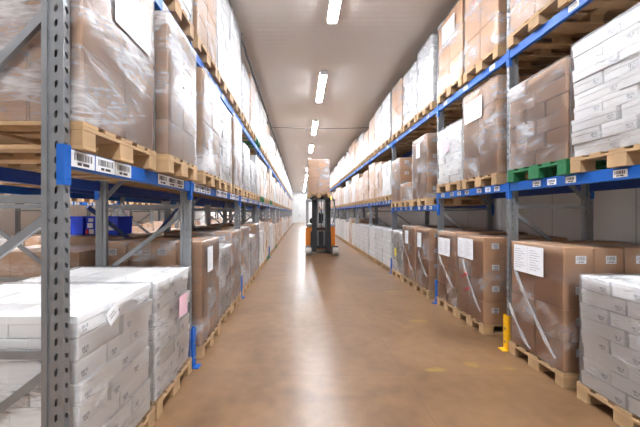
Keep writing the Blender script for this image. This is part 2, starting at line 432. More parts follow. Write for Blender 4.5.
for i in range(len(LP) - 1):
    a, b = LP[i] + .044, LP[i+1] - .002
    for lev in (1, 2):
        lab = []
        if i == 0: lab = [(.17, y) for y in (1.615, 1.80, 1.98, 2.55, 2.73, 2.91)] if lev == 1 else [(.1, 1.9), (.1, 2.6)]
        elif i < 8: lab = [(.17, a + (b-a)*t) for t in (.06, .14, .22, .40, .48, .56, .72, .80, .9)] if lev == 1 else [(.1, a + (b-a)*t) for t in (.2, .5, .8)]
        rail(XLF, 1, a, b, ZL[lev], 'blue %s tier beam with barcode labels, left rack aisle side, %s bay' % (TN[lev], ORD[i]) if lab else 'blue %s tier beam, left rack aisle side, %s bay' % (TN[lev], ORD[i]), 'blue beams facing the main aisle', i < 9, lab)
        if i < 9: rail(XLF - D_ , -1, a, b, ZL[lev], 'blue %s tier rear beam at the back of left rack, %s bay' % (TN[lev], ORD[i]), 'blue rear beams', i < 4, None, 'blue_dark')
for i in range(len(RP) - 1):
    a, b = RP[i] + .044, RP[i+1] - .002
    for lev in (1, 2):
        lab = []
        if i == 0: lab = [(.1, y) for y in ((3.18, 2.99, 2.78, 2.35, 2.1) if lev == 1 else (2.75, 2.4))]
        elif i < 8: lab = [(.1, a + (b-a)*t) for t in ((.1, .2, .31, .48, .6, .73, .9) if lev == 1 else (.15, .5, .85))]
        rail(XRF, -1, a, b, zr(i, lev), 'blue %s tier beam with small barcode labels, right rack aisle side, %s bay' % (TN[lev], ORD[i]) if lab else 'blue %s tier beam, right rack aisle side, %s bay' % (TN[lev], ORD[i]), 'blue beams facing the main aisle', i < 9, lab)
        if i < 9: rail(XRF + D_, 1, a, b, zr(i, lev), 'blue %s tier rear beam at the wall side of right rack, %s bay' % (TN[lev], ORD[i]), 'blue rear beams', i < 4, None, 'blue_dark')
for i in range(1, 11):
    a, b = LP[i] + .044, LP[i+1] - .002
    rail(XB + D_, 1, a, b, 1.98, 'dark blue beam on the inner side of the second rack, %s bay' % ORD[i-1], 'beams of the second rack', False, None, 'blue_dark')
    rail(XB, -1, a, b, 1.98, 'blue beam on the outer side of the second rack, %s bay' % ORD[i-1], 'beams of the second rack', i < 3)
for i in range(len(TP) - 1):
    a, b = TP[i] + .044, TP[i+1] - .002
    rail(X3, 1, a, b, 1.98, 'blue labelled beam of the outermost rack across the side aisle, %s bay' % ORD[i], 'beams of the outermost rack', True, [(.17, a + (b-a)*t) for t in (.1, .2, .3, .5, .6, .8, .9)])
# blue tie rods in the plane between the back to back racks
for n, (ya, za, yb, zb) in enumerate(((3.3, 1.72, 4.3, 1.2), (5.75, 1.75, 4.75, 1.25), (8.5, 1.75, 9.6, 1.3), (11.0, 1.75, 10.0, 1.3))):
    m = MB(); m.bar((-2.345, ya, za), (-2.345, yb, zb), .04, .03, (1, 0, 0))
    u = SECOND[(0, 1, 2, 3)[n]]
    t = link('diagonal_tie', m.mesh('diagonal_tie', 'blue_dark'), u); t['label'] = 'navy blue diagonal tie bar'
    t.matrix_parent_inverse = (Matrix.Translation(u.location) @ Matrix.Rotation(PI, 4, 'Z')).inverted()

# ------------------------------------------------------------------ pallets
PD = 1.2
def pal_boards(w):
    """(part name, box) list of a pallet, w wide along y, 1.2 deep along x, aisle face at x=0"""
    L = []
    bw = .12 if w > .7 else .1
    ys = [-w/2 + bw/2 + (w - bw) * t for t in (0, .25, .5, .75, 1)]
    for k, y in enumerate(ys): L.append(('deck_board', (-PD, 0, y - bw/2 + (.01 if k % 2 else 0), y + bw/2 - (.01 if k % 2 else 0), .122, .144)))
    for x in (0, -PD/2 + .07, -PD + .14): L.append(('cross_board', (x - .14, x, -w/2, w/2, .1, .122)))
    for x in (0, -PD/2 + .07, -PD + .14):
        for y, b in ((-w/2, .1), (-.0725, .145), (w/2 - .1, .1)): L.append(('block', (x - .14, x - .002, y, y + b, .022, .1)))
    for y, b in ((-w/2, .1), (-.0725, .145), (w/2 - .1, .1)): L.append(('skid_board', (-PD, 0, y, y + b, 0, .022)))
    return L
PMC = {}
def pallet(face, s, yc, z, w, mt, label, group, parts):
    if parts:
        o = empty('pallet', (face, yc, z), 0 if s > 0 else PI)
        for n, (x0, x1, y0, y1, z0, z1) in pal_boards(w):
            key = (n, round(x1-x0, 3), round(y1-y0, 3), mt)
            if key not in PMC:
                a, b = x1-x0, y1-y0
                PMC[key] = MB().box(-a/2, a/2, -b/2, b/2, 0, z1-z0).bevel(.002).mesh(n, mt)
            link(n, PMC[key], o, ((x0+x1)/2, (y0+y1)/2, z0))
    else:
        key = (round(w, 2), mt)
        if key not in PMC:
            m = MB()
            for n, b in pal_boards(w): m.box(*b)
            PMC[key] = m.mesh('pallet', mt)
        o = link('pallet', PMC[key], None, (face, yc, z), 0 if s > 0 else PI)
    tag(o, label, 'pallet', group)
    return o

# ------------------------------------------------------------------ loads
CM = {}
def carton_mesh(a, b, c, mt, style):
    key = (round(a, 3), round(b, 3), round(c, 3), mt, style)
    if key in CM: return CM[key]
    m = MB(); g = .004 if style == 'lid' else .003
    if style == 'lid':      # lidded flat carton: the lid overhangs the body a little
        m.box(-a/2+g+.003, a/2-g-.003, -b/2+g+.003, b/2-g-.003, 0, c*.62); m.box(-a/2+g, a/2-g, -b/2+g, b/2-g, c*.6, c-.004)
        m.bevel(.003)
    else:
        m.box(-a/2+g, a/2-g, -b/2+g, b/2-g, .001, c-.001); m.bevel(.006, 2)
    CM[key] = m.mesh('carton', mt)
    return CM[key]
def sticker_mesh(w, h):
    m = MB(); barcode(m, 0, -w/2, w/2, -h/2, h/2, 1); return m.mesh('shipping_label', ['paper', 'greyink'])
ST_B, ST_W = sticker_mesh(.10, .075), sticker_mesh(.06, .045)
HOLE = MB().tube((-.001, 0, 0), (.001, 0, 0), .014, 12).mesh('hand_hole', 'ink')
FM = {}
def film_mesh(dx, dy, h, mt, seed):
    key = (round(dx, 2), round(dy, 2), round(h, 2), mt, seed)
    if key in FM: return FM[key]
    bm = bmesh.new(); r = .03; off = .012
    X, Y = dx/2 + off, dy/2 + off; ring = []
    def arc(cx, cy, t0):
        for k in range(4):
            t = t0 + k * PI/6; ring.append((cx + r*math.cos(t), cy + r*math.sin(t)))
    def seg(p, q, n):
        for k in range(1, n): ring.append((p[0] + (q[0]-p[0])*k/n, p[1] + (q[1]-p[1])*k/n))
    ny, nx = 16, 20
    seg((X, -Y+r), (X, Y-r), ny); arc(X-r, Y-r, 0); seg((X-r, Y), (-X+r, Y), nx); arc(-X+r, Y-r, PI/2)
    seg((-X, Y-r), (-X, -Y+r), ny); arc(-X+r, -Y+r, PI); seg((-X+r, -Y), (X-r, -Y), nx); arc(X-r, -Y+r, 3*PI/2)
    nz = max(6, int(h / .045)); rows = []
    for i in range(nz + 4):
        if i <= nz: z, ins = .002 + (h + .004) * i / nz, 0
        else: z, ins = h + .008 + .004*(i-nz), .05 * (i - nz)
        row = []
        for x, y in ring:
            f = noise.noise(Vector((x*7 + seed*9, y*7, z*9))) + .5*noise.noise(Vector((x*19, y*19 + seed*5, z*23)))
            sx, sy = (X - ins)/X, (Y - ins)/Y
            d = 1 + .0 * f; n = Vector((x/X, y/Y, 0)).normalized()
            p = Vector((x*sx, y*sy, z)) + n * (.008*f if ins == 0 else 0) + Vector((0, 0, .010*abs(f) if i > nz else 0))
            row.append(bm.verts.new(p))
        rows.append(row)
    for i in range(len(rows) - 1):
        for k in range(len(ring)):
            q = (k+1) % len(ring); bm.faces.new((rows[i][k], rows[i][q], rows[i+1][q], rows[i+1][k]))
    me = bpy.data.meshes.new('stretch_wrap'); bm.to_mesh(me); bm.free(); me.materials.append(M[mt])
    for p in me.polygons: p.use_smooth = True
    FM[key] = me
    return me

def sheet_mesh(w, h, n, mt='paper', lines=True):
    m = MB()
    for k in range(n):
        y = -w*n/2 + k*w
        m.box(0, .002, y + .002, y + w - .002, -h/2, h/2, 0)
        if lines:
            for r in range(9): m.box(.002, .0026, y + w*.12, y + w*(.5 + .36*((r*7) % 5)/5), h*.36 - r*h*.085 - .004, h*.36 - r*h*.085, 1)
    return m.mesh('document_sheet', [mt, 'greyink'])
SHEET2, SHEET1, PINK, YEL = sheet_mesh(.21, .297, 2), sheet_mesh(.21, .297, 1), sheet_mesh(.2, .2, 1, 'pink', False), sheet_mesh(.16, .2, 1, 'yellowpaper', False)

def rope(dy, h, y0, z0, y1, z1, w=.03):
    m = MB(); n = 14; p = None
    for k in range(n + 1):
        t = k/n; y = y0 + (y1-y0)*t; z = z0 + (z1-z0)*t - .05*math.sin(PI*t)
        q = Vector((.016 + .004*math.sin(9*t), y, z))
        if p is not None: m.bar(p, q + (q-p)*.05, w*(.45 + .9*abs(math.sin(5*t+1))), .006, (1, 0, 0))
        p = q
    return m.mesh('wrap_band', 'film_rope')
m_, nt_, b_ = new_mat('twisted_film'); b_.inputs['Base Color'].default_value = (.85, .86, .88, 1); b_.inputs['Roughness'].default_value = .25; b_.inputs['Alpha'].default_value = .38
M['film_rope'] = m_

def load_near(face, s, ya, yb, z, ztop, kind, film, label, group, extras=()):
    """stack of single cartons under film, its aisle face at x=face; extras: sheets, ropes and the like"""
    dy = yb - ya; h = ztop - z; dx = 1.14
    near = -1 if s > 0 else 1
    o = empty('pallet_load', (face - s*dx/2, (ya+yb)/2, z), 0 if s > 0 else PI)
    tag(o, label, 'pallet load', group)
    flat = kind in ('white', 'white_toned', 'brown_flat')
    n = max(2, round(h / (.118 if kind != 'brown_flat' else .15))) if flat else max(1, round(h / .294))
    if 'tall' in extras: n = max(1, round(h / .42))
    c = h / n; rnd = random.Random(int(ya*100) + int(z*10))
    mt = {'white': 'white', 'white_toned': 'white_toned', 'brown': 'brown', 'brown_flat': 'brown', 'brown_dark': 'brown_dark'}[kind]
    for L in range(n):
        ny, nx = (2, 4) if (L % 2 == 0 or not flat) else (3, 3)
        if 'cols3' in extras: ny = 3
        a, b = dx/nx, dy/ny
        for i in range(nx):
            for j in range(ny):
                aisle = i == nx-1; end = (j == 0 and near < 0) or (j == ny-1 and near > 0)
                if not (aisle or end or L >= n-1 or (i == nx-2 and L == n-2)): continue
                j1, j2 = (rnd.uniform(-.022, .008), rnd.uniform(-.006, .006)) if flat else (rnd.uniform(-.004, .003), rnd.uniform(-.003, .003))
                x, y = -dx/2 + a*(i+.5) + j1, -dy/2 + b*(j+.5) + j2
                ct = link('carton', carton_mesh(a, b, c, mt, 'lid' if kind.startswith('white') else 'plain'), o, (x, y, L*c))
                if kind.startswith('white') and aisle:
                    sx = link('shipping_label', ST_W, ct, (a/2 - .001, near*(b/2 - .05), c*.35))
                elif kind == 'brown' and end:
                    link('shipping_label', ST_B, ct, (-.02, near*(b/2 - .0015), c*.62), near*PI/2)
                elif kind == 'brown_dark' and end and i == nx-1:
                    link('hand_hole', HOLE, ct, (-.02, near*(b/2 - .002), c*.6), near*PI/2)
    if film:
        w = link('stretch_wrap', film_mesh(dx, dy, h, film, rnd.randint(0, 2)), o)
    X = dx/2 + .022
    for e in extras:
        if not isinstance(e, tuple): continue
        t, u, v = e[:3]                        # u along the face from the camera side, v height
        y = near * (dy/2 - u)
        if t == 'sheet2': link('document_sheet', SHEET2, o, (X, y, v))
        elif t == 'sheet1': link('document_sheet', SHEET1, o, (X, y, v))
        elif t == 'pink': link('document_sheet', PINK, o, (X - .004, y, v))['label'] = 'pink paper sheet'
        elif t == 'yellow': link('document_sheet', YEL, o, (X, y, v))['label'] = 'yellow paper sheet'
        elif t == 'note':
            m = MB(); m.box(0, .003, -.05, .05, -.045, .045, 0).box(.003, .0035, -.03, .03, -.01, -.004, 1).box(.003, .0035, -.03, .02, .01, .016, 1)
            nt = link('paper_note', m.mesh('paper_note', ['paper', 'greyink']), o, (X + .004, y, v)); nt.rotation_euler = (.5, 0, 0); nt['label'] = 'tilted white paper note'
        elif t == 'rope': link('wrap_band', rope(dy, h, near*(dy/2-u), v, near*(dy/2-e[3]), e[4]), o, (dx/2, 0, 0))
        elif t == 'scribble':
            m = MB(); p = None
            for k in range(15):
                q = Vector((.001, y + near*(-.012*k + .02*math.sin(k*2.2)), v + .006*k*near*s + .028*math.sin(k*2.9)))
                if p is not None: m.bar(p, q, .008, .002, (1, 0, 0))
                p = q
            link('red_marking', m.mesh('red_marking', 'redink'), o, (X, 0, 0))
    return o

FAR = {}
def far_mesh(kind, var):
    """unit load 1.14 x .76 x 1 built of stacked layers, wrapped"""
    key = (kind, var)
    if key in FAR: return FAR[key]
    rnd = random.Random(hash(kind) % 100 * 0 + var*17 + len(kind)); m = MB()
    n = 4 if kind != 'wwhite' else 7; c = 1/n
    for L in range(n):
        ny = 2 if L % 2 or n == 4 else 3
        for j in range(ny):
            b = .76/ny; jx, jy = rnd.uniform(-.015, .006), rnd.uniform(-.006, .006)
            for i in range(3):
                a = 1.14/3
                m.box(-.57 + a*i + .003 + jx, -.57 + a*(i+1) - .003 + jx, -.38 + b*j + .002 + jy, -.38 + b*(j+1) - .002 + jy, L*c, (L+1)*c - .004)
    me = m.mesh('pallet_load', kind)
    FAR[key] = me
    return me
def load_far(face, s, ya, yb, z, ztop, kind, label, group):
    o = link('pallet_load', far_mesh(kind, random.randint(0, 3)), None, (face - s*.57, (ya+yb)/2, z), 0 if s > 0 else PI)
    o.scale = (1, (yb-ya)/.76, ztop - z)
    tag(o, label, 'pallet load', group)
    return o

LEVEL = {0: 'floor', 1: 'middle tier', 2: 'top tier'}
KW = {'brown': 'brown cartons', 'brown_dark': 'brown cartons', 'brown_flat': 'flat brown cartons', 'white': 'flat white cartons', 'white_toned': 'flat white cartons',
      'wbrown': 'brown cartons', 'wwhite': 'white cartons', 'wpale': 'pale milky cartons'}
SLOT = ['nearest slot', 'middle slot', 'far slot']
def place(sd, lev, bay, slot, ya, yb, ztop, kind, film=None, face=None, label=None, extras=(), pal='wood', nslots=3):
    s = 1 if sd == 'L' else -1
    base = 0 if lev == 0 else (ZL[lev] if sd == 'L' else zr(bay, lev))
    pf = (XLF + .035) if sd == 'L' else (XRF - .035)
    if lev: pf = (XLF + .05) if sd == 'L' else (XRF - .05)
    if face is not None: pf = face + s*.015
    f = pf - s*.015
    side = 'left' if sd == 'L' else 'right'
    sl = SLOT[slot] if nslots == 3 else ('nearer slot', 'farther slot')[slot]
    where = '%s rack %s, %s bay, %s' % (side, LEVEL[lev], ORD[bay], sl)
    grp = 'pallet loads in the %s rack, %s' % (side, LEVEL[lev])
    w = min(.8, yb - ya + .03)
    yc = (ya + yb)/2
    near = kind in ('brown', 'brown_dark', 'brown_flat', 'white', 'white_toned')
    pallet(pf, s, yc, base, w, pal, '%s pallet under %s, %s' % ({'wood': 'wooden', 'wood2': 'weathered wooden', 'green': 'green painted'}[pal], KW[kind], where), 'pallets in the %s rack' % side, near and yc < 6)
    lb = label or 'load of %s, %s' % (KW[kind], where)
    if near: load_near(f, s, ya, yb, base + .144, ztop, kind, film, lb, grp, extras)
    else: load_far(f, s, ya, yb, base + .144, ztop, kind, lb, grp)

# hand-placed loads, left rack (floor, middle, top)
P = place
P('L',0,0,0, 1.575,2.325,1.11,'white','film_thin',label='white flat cartons under the nearest left beam, topmost layer bearing a loose paper',extras=(('note',.22,.9),), nslots=2)
P('L',0,0,1, 2.395,3.125,1.09,'white','film_thin',label='white flat carton stack just before the blue post guard, with a pink sheet',extras=(('pink',.5,.62),), nslots=2)
P('L',0,1,0, 3.40,4.12,1.32,'brown','film',-1.12,label='brown wrapped cartons on the floor directly behind the blue post guard',extras=(('sheet1',.25,.95),))
P('L',0,1,1, 4.22,4.96,1.14,'white_toned','film',label='low white wrapped stack between two taller brown ones, left rack floor')
P('L',0,1,2, 5.02,5.75,1.33,'brown','film_thick')
P('L',0,2,0, 5.93,6.68,1.35,'brown','film_thick')
P('L',0,2,1, 6.76,7.5,1.12,'white','film')
P('L',0,2,2, 7.58,8.33,1.36,'brown','film_thick')
P('L',1,0,0, 1.56,2.32,3.31,'brown','film_thick',label='big brown load behind glossy film and large paper sheet, middle tier at left',extras=('tall',('sheet2',.45,.83)), nslots=2)
P('L',1,0,1, 2.42,3.06,3.27,'brown_dark','film_thick',-1.07,label='brown cartons with round hand holes beside the big film-covered load, middle tier', nslots=2, pal='wood')
P('L',1,1,0, 3.36,4.1,3.28,'brown_dark','film_thick',-1.10,label='brown load just past the second left upright, middle tier')
P('L',1,1,1, 4.16,4.9,3.24,'white_toned','film')
P('L',1,1,2, 5.05,5.78,3.3,'brown_dark','film_thick')
P('L',1,2,0, 5.93,6.68,3.05,'white_toned','film')
P('L',1,2,1, 6.76,7.5,2.85,'white_toned','film')
P('L',1,2,2, 7.58,8.33,3.1,'white_toned','film')
P('L',2,0,0, 1.56,2.32,4.9,'brown','film', nslots=2)
P('L',2,0,1, 2.38,3.14,4.95,'white_toned','film', nslots=2, pal='wood2')
P('L',2,1,0, 3.3,4.05,5.0,'brown_dark','film',pal='wood2')
P('L',2,1,1, 4.12,4.88,4.95,'white_toned','film',pal='wood2')
P('L',2,1,2, 4.94,5.7,5.02,'white','film',pal='wood2')
P('L',2,2,0, 5.9,6.66,4.6,'white_toned','film')
P('L',2,2,1, 6.76,7.5,4.82,'brown','film')
P('L',2,2,2, 7.58,8.33,4.75,'white_toned','film',pal='green')
# right rack
P('R',0,0,0, 1.93,2.67,1.10,'white','film',label='stack of flat white lidded cartons at the right foreground corner', nslots=2)
P('R',0,0,1, 2.83,3.545,1.32,'brown','film_slant',label='brown cartons with two paper sheets, right floor beside the yellow post guard',extras=(('sheet2',.42,1.0),('rope',.62,.85,.08,.1),('rope',.72,.45,.4,.05)), nslots=2)
P('R',0,1,0, 4.07,4.74,1.31,'brown','film_slant',label='brown cartons with red scribble and paper sheet, just beyond yellow guard',extras=(('sheet2',.42,.98),('rope',.5,.8,.05,.15),('scribble',.35,.62),('scribble',.3,.42)), nslots=2)
P('R',0,1,1, 4.79,5.425,1.33,'brown','film_slant',label='brown cartons with large paper sheet touching the second right upright',extras=(('sheet2',.36,.93),('rope',.55,.75,.05,.3)), nslots=2)
P('R',0,2,0, 5.80,6.48,1.33,'brown','film_slant',extras=(('sheet1',.42,.95),('rope',.5,.7,.05,.25)))
P('R',0,2,1, 6.54,7.28,1.35,'brown','film_slant',extras=(('sheet1',.42,.95),('rope',.6,.7,.1,.25)))
P('R',0,2,2, 7.38,8.12,1.18,'white','film',label='white wrapped stack with a yellow patch, right rack floor',extras=(('yellow',.4,.5),))
P('R',1,0,0, 1.93,2.74,3.17,'white','film_thin',label='tall stack of flat white cartons on bare new pallet, right middle tier', nslots=2)
P('R',1,0,1, 2.79,3.545,3.10,'brown_flat','film_thick',label='flat brown cartons on a green pallet, right middle tier', nslots=2, pal='green')
P('R',1,1,0, 3.76,4.56,3.38,'brown','film',label='brown wrapped cartons with paper sheet, right middle tier, beyond the green pallet',extras=(('sheet2',.5,.95),), nslots=2)
P('R',1,1,1, 4.62,5.41,3.09,'white','film_thin',label='white carton stack with a pink patch, right middle tier',extras=(('pink',.45,.62),), nslots=2)
P('R',1,2,0, 5.85,6.62,3.2,'brown','film',label='tall brown load with a column of white stickers, lowered shelf of right rack',extras=(('sheet1',.4,1.0),))
P('R',1,2,1, 6.72,7.36,2.34,'brown','film_thick',label='low half-height wrapped carton pile on the lowered shelf, right rack')
P('R',1,2,2, 7.44,8.12,3.02,'brown','film',label='brown load behind the half-height pile on the lowered right shelf')
P('R',2,0,0, 1.93,2.7,4.95,'brown','film', nslots=2, pal='wood2')
P('R',2,0,1, 2.78,3.55,4.98,'brown','film_thick', nslots=2)
P('R',2,1,0, 3.75,4.52,5.0,'brown','film',label='brown top tier load with red handwriting near the second right upright',extras=('tall',('scribble',.35,.95)), nslots=2)
P('R',2,1,1, 4.58,5.38,4.97,'brown','film',label='brown top tier load with a large paper sheet, beside the red-marked one',extras=('tall',('sheet2',.4,.95)), nslots=2)
P('R',2,2,0, 5.62,6.34,5.0,'white','film_thick',pal='wood')
P('R',2,2,1, 6.42,7.2,4.9,'white','film_thick')
P('R',2,2,2, 7.3,8.08,4.95,'brown','film_thick')

# the rest of both racks
rnd = random.Random(21)
for sd, PP in (('L', LP), ('R', RP)):
    for bay in range(3, len(PP) - 1):
        a = PP[bay] + .07; wd = PP[bay+1] - PP[bay] - .07
        for slot in range(3):
            ya = a + wd*slot/3 + .03; yb = a + wd*(slot+1)/3 - .04
            for lev in (0, 1, 2):
                r = rnd.random()
                kind = 'wwhite' if r < .45 else ('wpale' if r < .75 else 'wbrown')
                base = 0 if lev == 0 else (ZL if sd == 'L' else ZR)[lev]
                hh = {0: rnd.choice((.98, 1.02, 1.06, 1.2)), 1: rnd.uniform(.9, 1.2), 2: rnd.uniform(.95, 1.33)}[lev]
                if sd == 'R' and lev == 0:
                    kind = 'wwhite'; hh = 1.02
                    if bay == 5 and slot == 1: kind, hh = 'wbrown', 1.25
                    if bay > 5: hh = 1.1
                if sd == 'L' and lev == 0 and bay == 3 and slot == 0: kind, hh = 'wwhite', .98
                if sd == 'L' and lev == 0 and bay == 3 and slot == 2: kind, hh = 'wbrown', 1.2
                P(sd, lev, bay, slot, ya, yb, base + .144 + hh, kind, pal=rnd.choice(('wood', 'wood', 'wood2')) if rnd.random() > .04 else 'green')

# second rack (back to back) and the outermost rack
def simple(xf, s, ya, yb, base, h, kind, lb, grp, plb):
    pallet(xf, s, (ya+yb)/2, base, .8, 'wood', plb, 'pallets of the ' + grp, False)
    load_far(xf - s*.015, s, ya, yb, base + .144, base + .144 + h, kind, lb, 'loads of the ' + grp)
for bay in range(1, 11):
    a = LP[bay] + .07; wd = LP[bay+1] - LP[bay] - .07
    for slot in range(3):
        ya, yb = a + wd*slot/3 + .03, a + wd*(slot+1)/3 - .04
        kind, h = ('wbrown', 1.08) if (bay, slot) != (1, 1) else ('wbrown', 1.18)
        if bay > 4: kind = rnd.choice(('wbrown', 'wwhite', 'wpale'))
        w_ = 'second rack behind the left rack, %s bay, %s' % (ORD[bay-1], SLOT[slot])
        simple(XB - .045, -1, ya, yb, 0, h, kind, 'floor load of %s, %s' % (KW[kind], w_), 'second rack', 'floor pallet, ' + w_)
        if bay < 6: simple(XB - .05, -1, ya, yb, 1.98, 1.1, kind, 'raised load of %s, %s' % (KW[kind], w_), 'second rack', 'raised pallet, ' + w_)
for bay in range(len(TP) - 1):
    a = TP[bay] + .07; wd = TP[bay+1] - TP[bay] - .07
    for slot in range(3):
        ya, yb = a + wd*slot/3 + .03, a + wd*(slot+1)/3 - .04
        w_ = 'outermost rack across the side aisle, %s bay, %s' % (ORD[bay], SLOT[slot])
        kind = rnd.choice(('wwhite', 'wwhite', 'wpale', 'wbrown'))
        simple(X3 + .045, 1, ya, yb, 0, rnd.uniform(.9, 1.15), kind, 'floor load of %s, %s' % (KW[kind], w_), 'outermost rack', 'floor pallet, ' + w_)
        kind = rnd.choice(('wwhite', 'wpale', 'wbrown'))
        simple(X3 + .05, 1, ya, yb, 1.98, rnd.uniform(.9, 1.1), kind, 'raised load of %s, %s' % (KW[kind], w_), 'outermost rack', 'raised pallet, ' + w_)

# blue bins seen through the rack, standing on a carton load of the second rack
def bin_(x, y, z, w, label):
    o = empty('plastic_bin', (x, y, z)); tag(o, label, 'bin', 'blue bins behind the left rack')
    m = MB(); d, h, t = .36, .27, .008
    m.box(-w/2, w/2, -d/2, d/2, 0, t).box(-w/2, w/2, -d/2, -d/2+t, 0, h).box(-w/2, w/2, d/2-t, d/2, 0, h).box(-w/2, -w/2+t, -d/2, d/2, 0, h).box(w/2-t, w/2, -d/2, d/2, 0, h)
    link('bin_body', m.mesh('bin_body', 'bluebin'), o)
    m = MB(); m.box(-w/2-.01, w/2+.01, -d/2-.01, -d/2, h-.03, h+.005).box(-w/2-.01, w/2+.01, d/2, d/2+.01, h-.03, h+.005).box(-w/2-.01, -w/2, -d/2-.01, d/2+.01, h-.03, h+.005).box(w/2, w/2+.01, -d/2-.01, d/2+.01, h-.03, h+.005)
    link('bin_rim', m.mesh('bin_rim', 'bluebin'), o)
    return o, d
bz = 1.325
b1, d = bin_(-3.31, 4.62, bz, .19, 'plain blue plastic bin, smaller of two behind the left rack')
b2, d = bin_(-2.935, 4.62, bz, .48, 'blue plastic bin with white slips and a red mark, behind left rack')
for n, (x, z, w, h, mt) in enumerate(((-.16, .2, .07, .05, 'paper'), (-.17, .12, .08, .07, 'paper'), (-.215, .03, .04, .06, 'redink'), (-.15, .03, .07, .07, 'paper'), (.14, .1, .08, .1, 'paper'))):
    s_ = link('paper_slip', MB().box(x-w/2, x+w/2, -d/2-.013, -d/2-.011, z-h/2+.02, z+h/2+.02).mesh('paper_slip', mt), b2)
    if mt == 'redink': s_['label'] = 'red square slip'

# ------------------------------------------------------------------ ceiling services
m = MB(); m.tube((-1.21, Y0, 5.2), (-1.21, Y1, 5.2), .03, 10)
o = link('ceiling_pipe', m.mesh('ceiling_pipe', 'conduit', True)); tag(o, 'dark grey pipe running along the ceiling above the left rack', 'pipe')
m = MB()
for y in [1 + 2.5*i for i in range(19)]: m.box(-1.25, -1.17, y, y+.03, 5.19, ZC)
link('pipe_bracket', m.mesh('pipe_bracket', 'conduit'), o)['kind'] = 'stuff'
m = MB(); p = None
for k in range(25):
    t = k/24; q = Vector((-1.3 + 4.6*t, 12.4, 5.2 - .06*math.sin(PI*t)))
    if p is not None: m.tube(p, q, .012, 6)
    p = q
tag(link('ceiling_cable', m.mesh('ceiling_cable', 'conduit')), 'thin dark cable strung across the aisle just under the ceiling', 'cable')

# ------------------------------------------------------------------ reach truck
FX, FY = .84, 11.75
T = empty('reach_truck', (FX, FY, 0)); tag(T, 'orange and black reach truck facing the camera in the aisle, mast raised', 'forklift')
def tp(name, mb, mt, parent=None, label=None, smooth=False):
    o = link(name, mb.mesh(name, mt, smooth), parent or T)
    if label: o['label'] = label
    return o
for sx in (-1, 1):
    lg = tp('outrigger', MB().box(sx*.52-.07, sx*.52+.07, -.05, 1.2, .06, .26).bevel(.02), 'darkpaint')
    wh = tp('load_wheel', MB().tube((sx*.53-.11, .02, .15), (sx*.53+.11, .02, .15), .15, 20).bevel(.01), 'poly', label='pale grey load wheel')
    tp('wheel_hub', MB().tube((sx*.53-.12, .02, .15), (sx*.53+.12, .02, .15), .06, 12), 'dark_steel', wh)
    wc = tp('wheel_cover', MB().box(sx*.53-.12, sx*.53+.12, .12, .3, .06, .34).bevel(.02), 'darkpaint')
    ms = tp('mast_column', MB().box(sx*.29-.085, sx*.29+.085, .35, .43, .1, 2.32).box(sx*.29-.085, sx*.29-.06, .43, .52, .1, 2.32).box(sx*.29+.06, sx*.29+.085, .43, .52, .1, 2.32), 'darkpaint')
    tp('inner_mast', MB().box(sx*.2-.03, sx*.2+.03, .44, .5, .3, 3.0), 'dark_steel')
    tp('lift_cylinder', MB().tube((sx*.13, .55, .2), (sx*.13, .55, 2.2), .035, 12), 'greypaint', smooth=True)
    fk = tp('fork', MB().box(sx*.2-.06-.1, sx*.2+.06-.1, -.95, .3, 2.17, 2.21).box(sx*.2-.06-.1, sx*.2+.06-.1, .27, .31, 2.17, 2.75), 'dark_steel')
    tp('guard_post', MB().box(sx*.58-.035, sx*.58+.035, .8, .86, 1.15, 2.18).box(sx*.5-.03, sx*.5+.03, 2.0, 2.06, 1.1, 2.2), 'greypaint')
    tp('front_panel', MB().box(sx*.45-.16, sx*.45+.16, .75, .82, .28, 1.05).bevel(.02), 'orange', label='orange front panel')
for z in (.22, .95, 2.26): tp('mast_crossbar', MB().box(-.3, .3, .46, .52, z, z+.1), 'darkpaint')
tp('lift_chain', MB().box(.0, .025, .48, .5, .3, 2.3), 'dark_steel')
tp('fork_carriage', MB().box(-.45, .25, .31, .36, 2.2, 2.28).box(-.45, .25, .31, .36, 2.62, 2.7).box(-.45, -.41, .31, .36, 2.2, 2.7).box(.21, .25, .31, .36, 2.2, 2.7), 'darkpaint')
tp('chassis', MB().box(-.62, .62, .82, 2.1, .12, 1.08).bevel(.04, 2), 'orange')
tp('battery_cover', MB().box(-.42, .42, .62, .82, .2, .9).bevel(.02), 'darkpaint')
tp('dashboard', MB().box(-.62, .62, .72, 1.1, 1.08, 1.2).bevel(.02), 'greypaint')
tp('steering_wheel', MB().tube((-.3, 1.15, 1.3), (-.3, 1.2, 1.34), .15, 20), 'rubber')
tp('control_lever', MB().tube((.3, 1.05, 1.2), (.3, 1.0, 1.38), .014, 8).tube((.38, 1.05, 1.2), (.38, 1.0, 1.36), .014, 8), 'dark_steel')
g = tp('overhead_guard', MB().box(-.62, .62, .8, .86, 2.16, 2.22).box(-.62, .62, 2.0, 2.06, 2.16, 2.22).box(-.62, -.55, .8, 2.06, 2.16, 2.22).box(.55, .62, .8, 2.06, 2.16, 2.22), 'greypaint')
for i in range(6): tp('guard_bar', MB().box(-.45 + i*.17, -.41 + i*.17, .86, 2.0, 2.17, 2.2), 'darkpaint', g)
tp('beacon', MB().tube((.42, .83, 2.22), (.42, .83, 2.34), .05, 12, .04), 'beacon', label='small amber beacon')
tp('driver_seat', MB().box(-.22, .22, 1.35, 1.78, 1.0, 1.12).box(-.22, .22, 1.72, 1.85, 1.08, 1.62).bevel(.03, 2), 'rubber')
for sx in (-1, 1): tp('drive_wheel', MB().tube((sx*.45-.08, 1.9, .17), (sx*.45+.08, 1.9, .17), .17, 20), 'rubber')
m = MB(); m.box(-.35, .35, .615, .62, .0, .001)
m.bm.free()
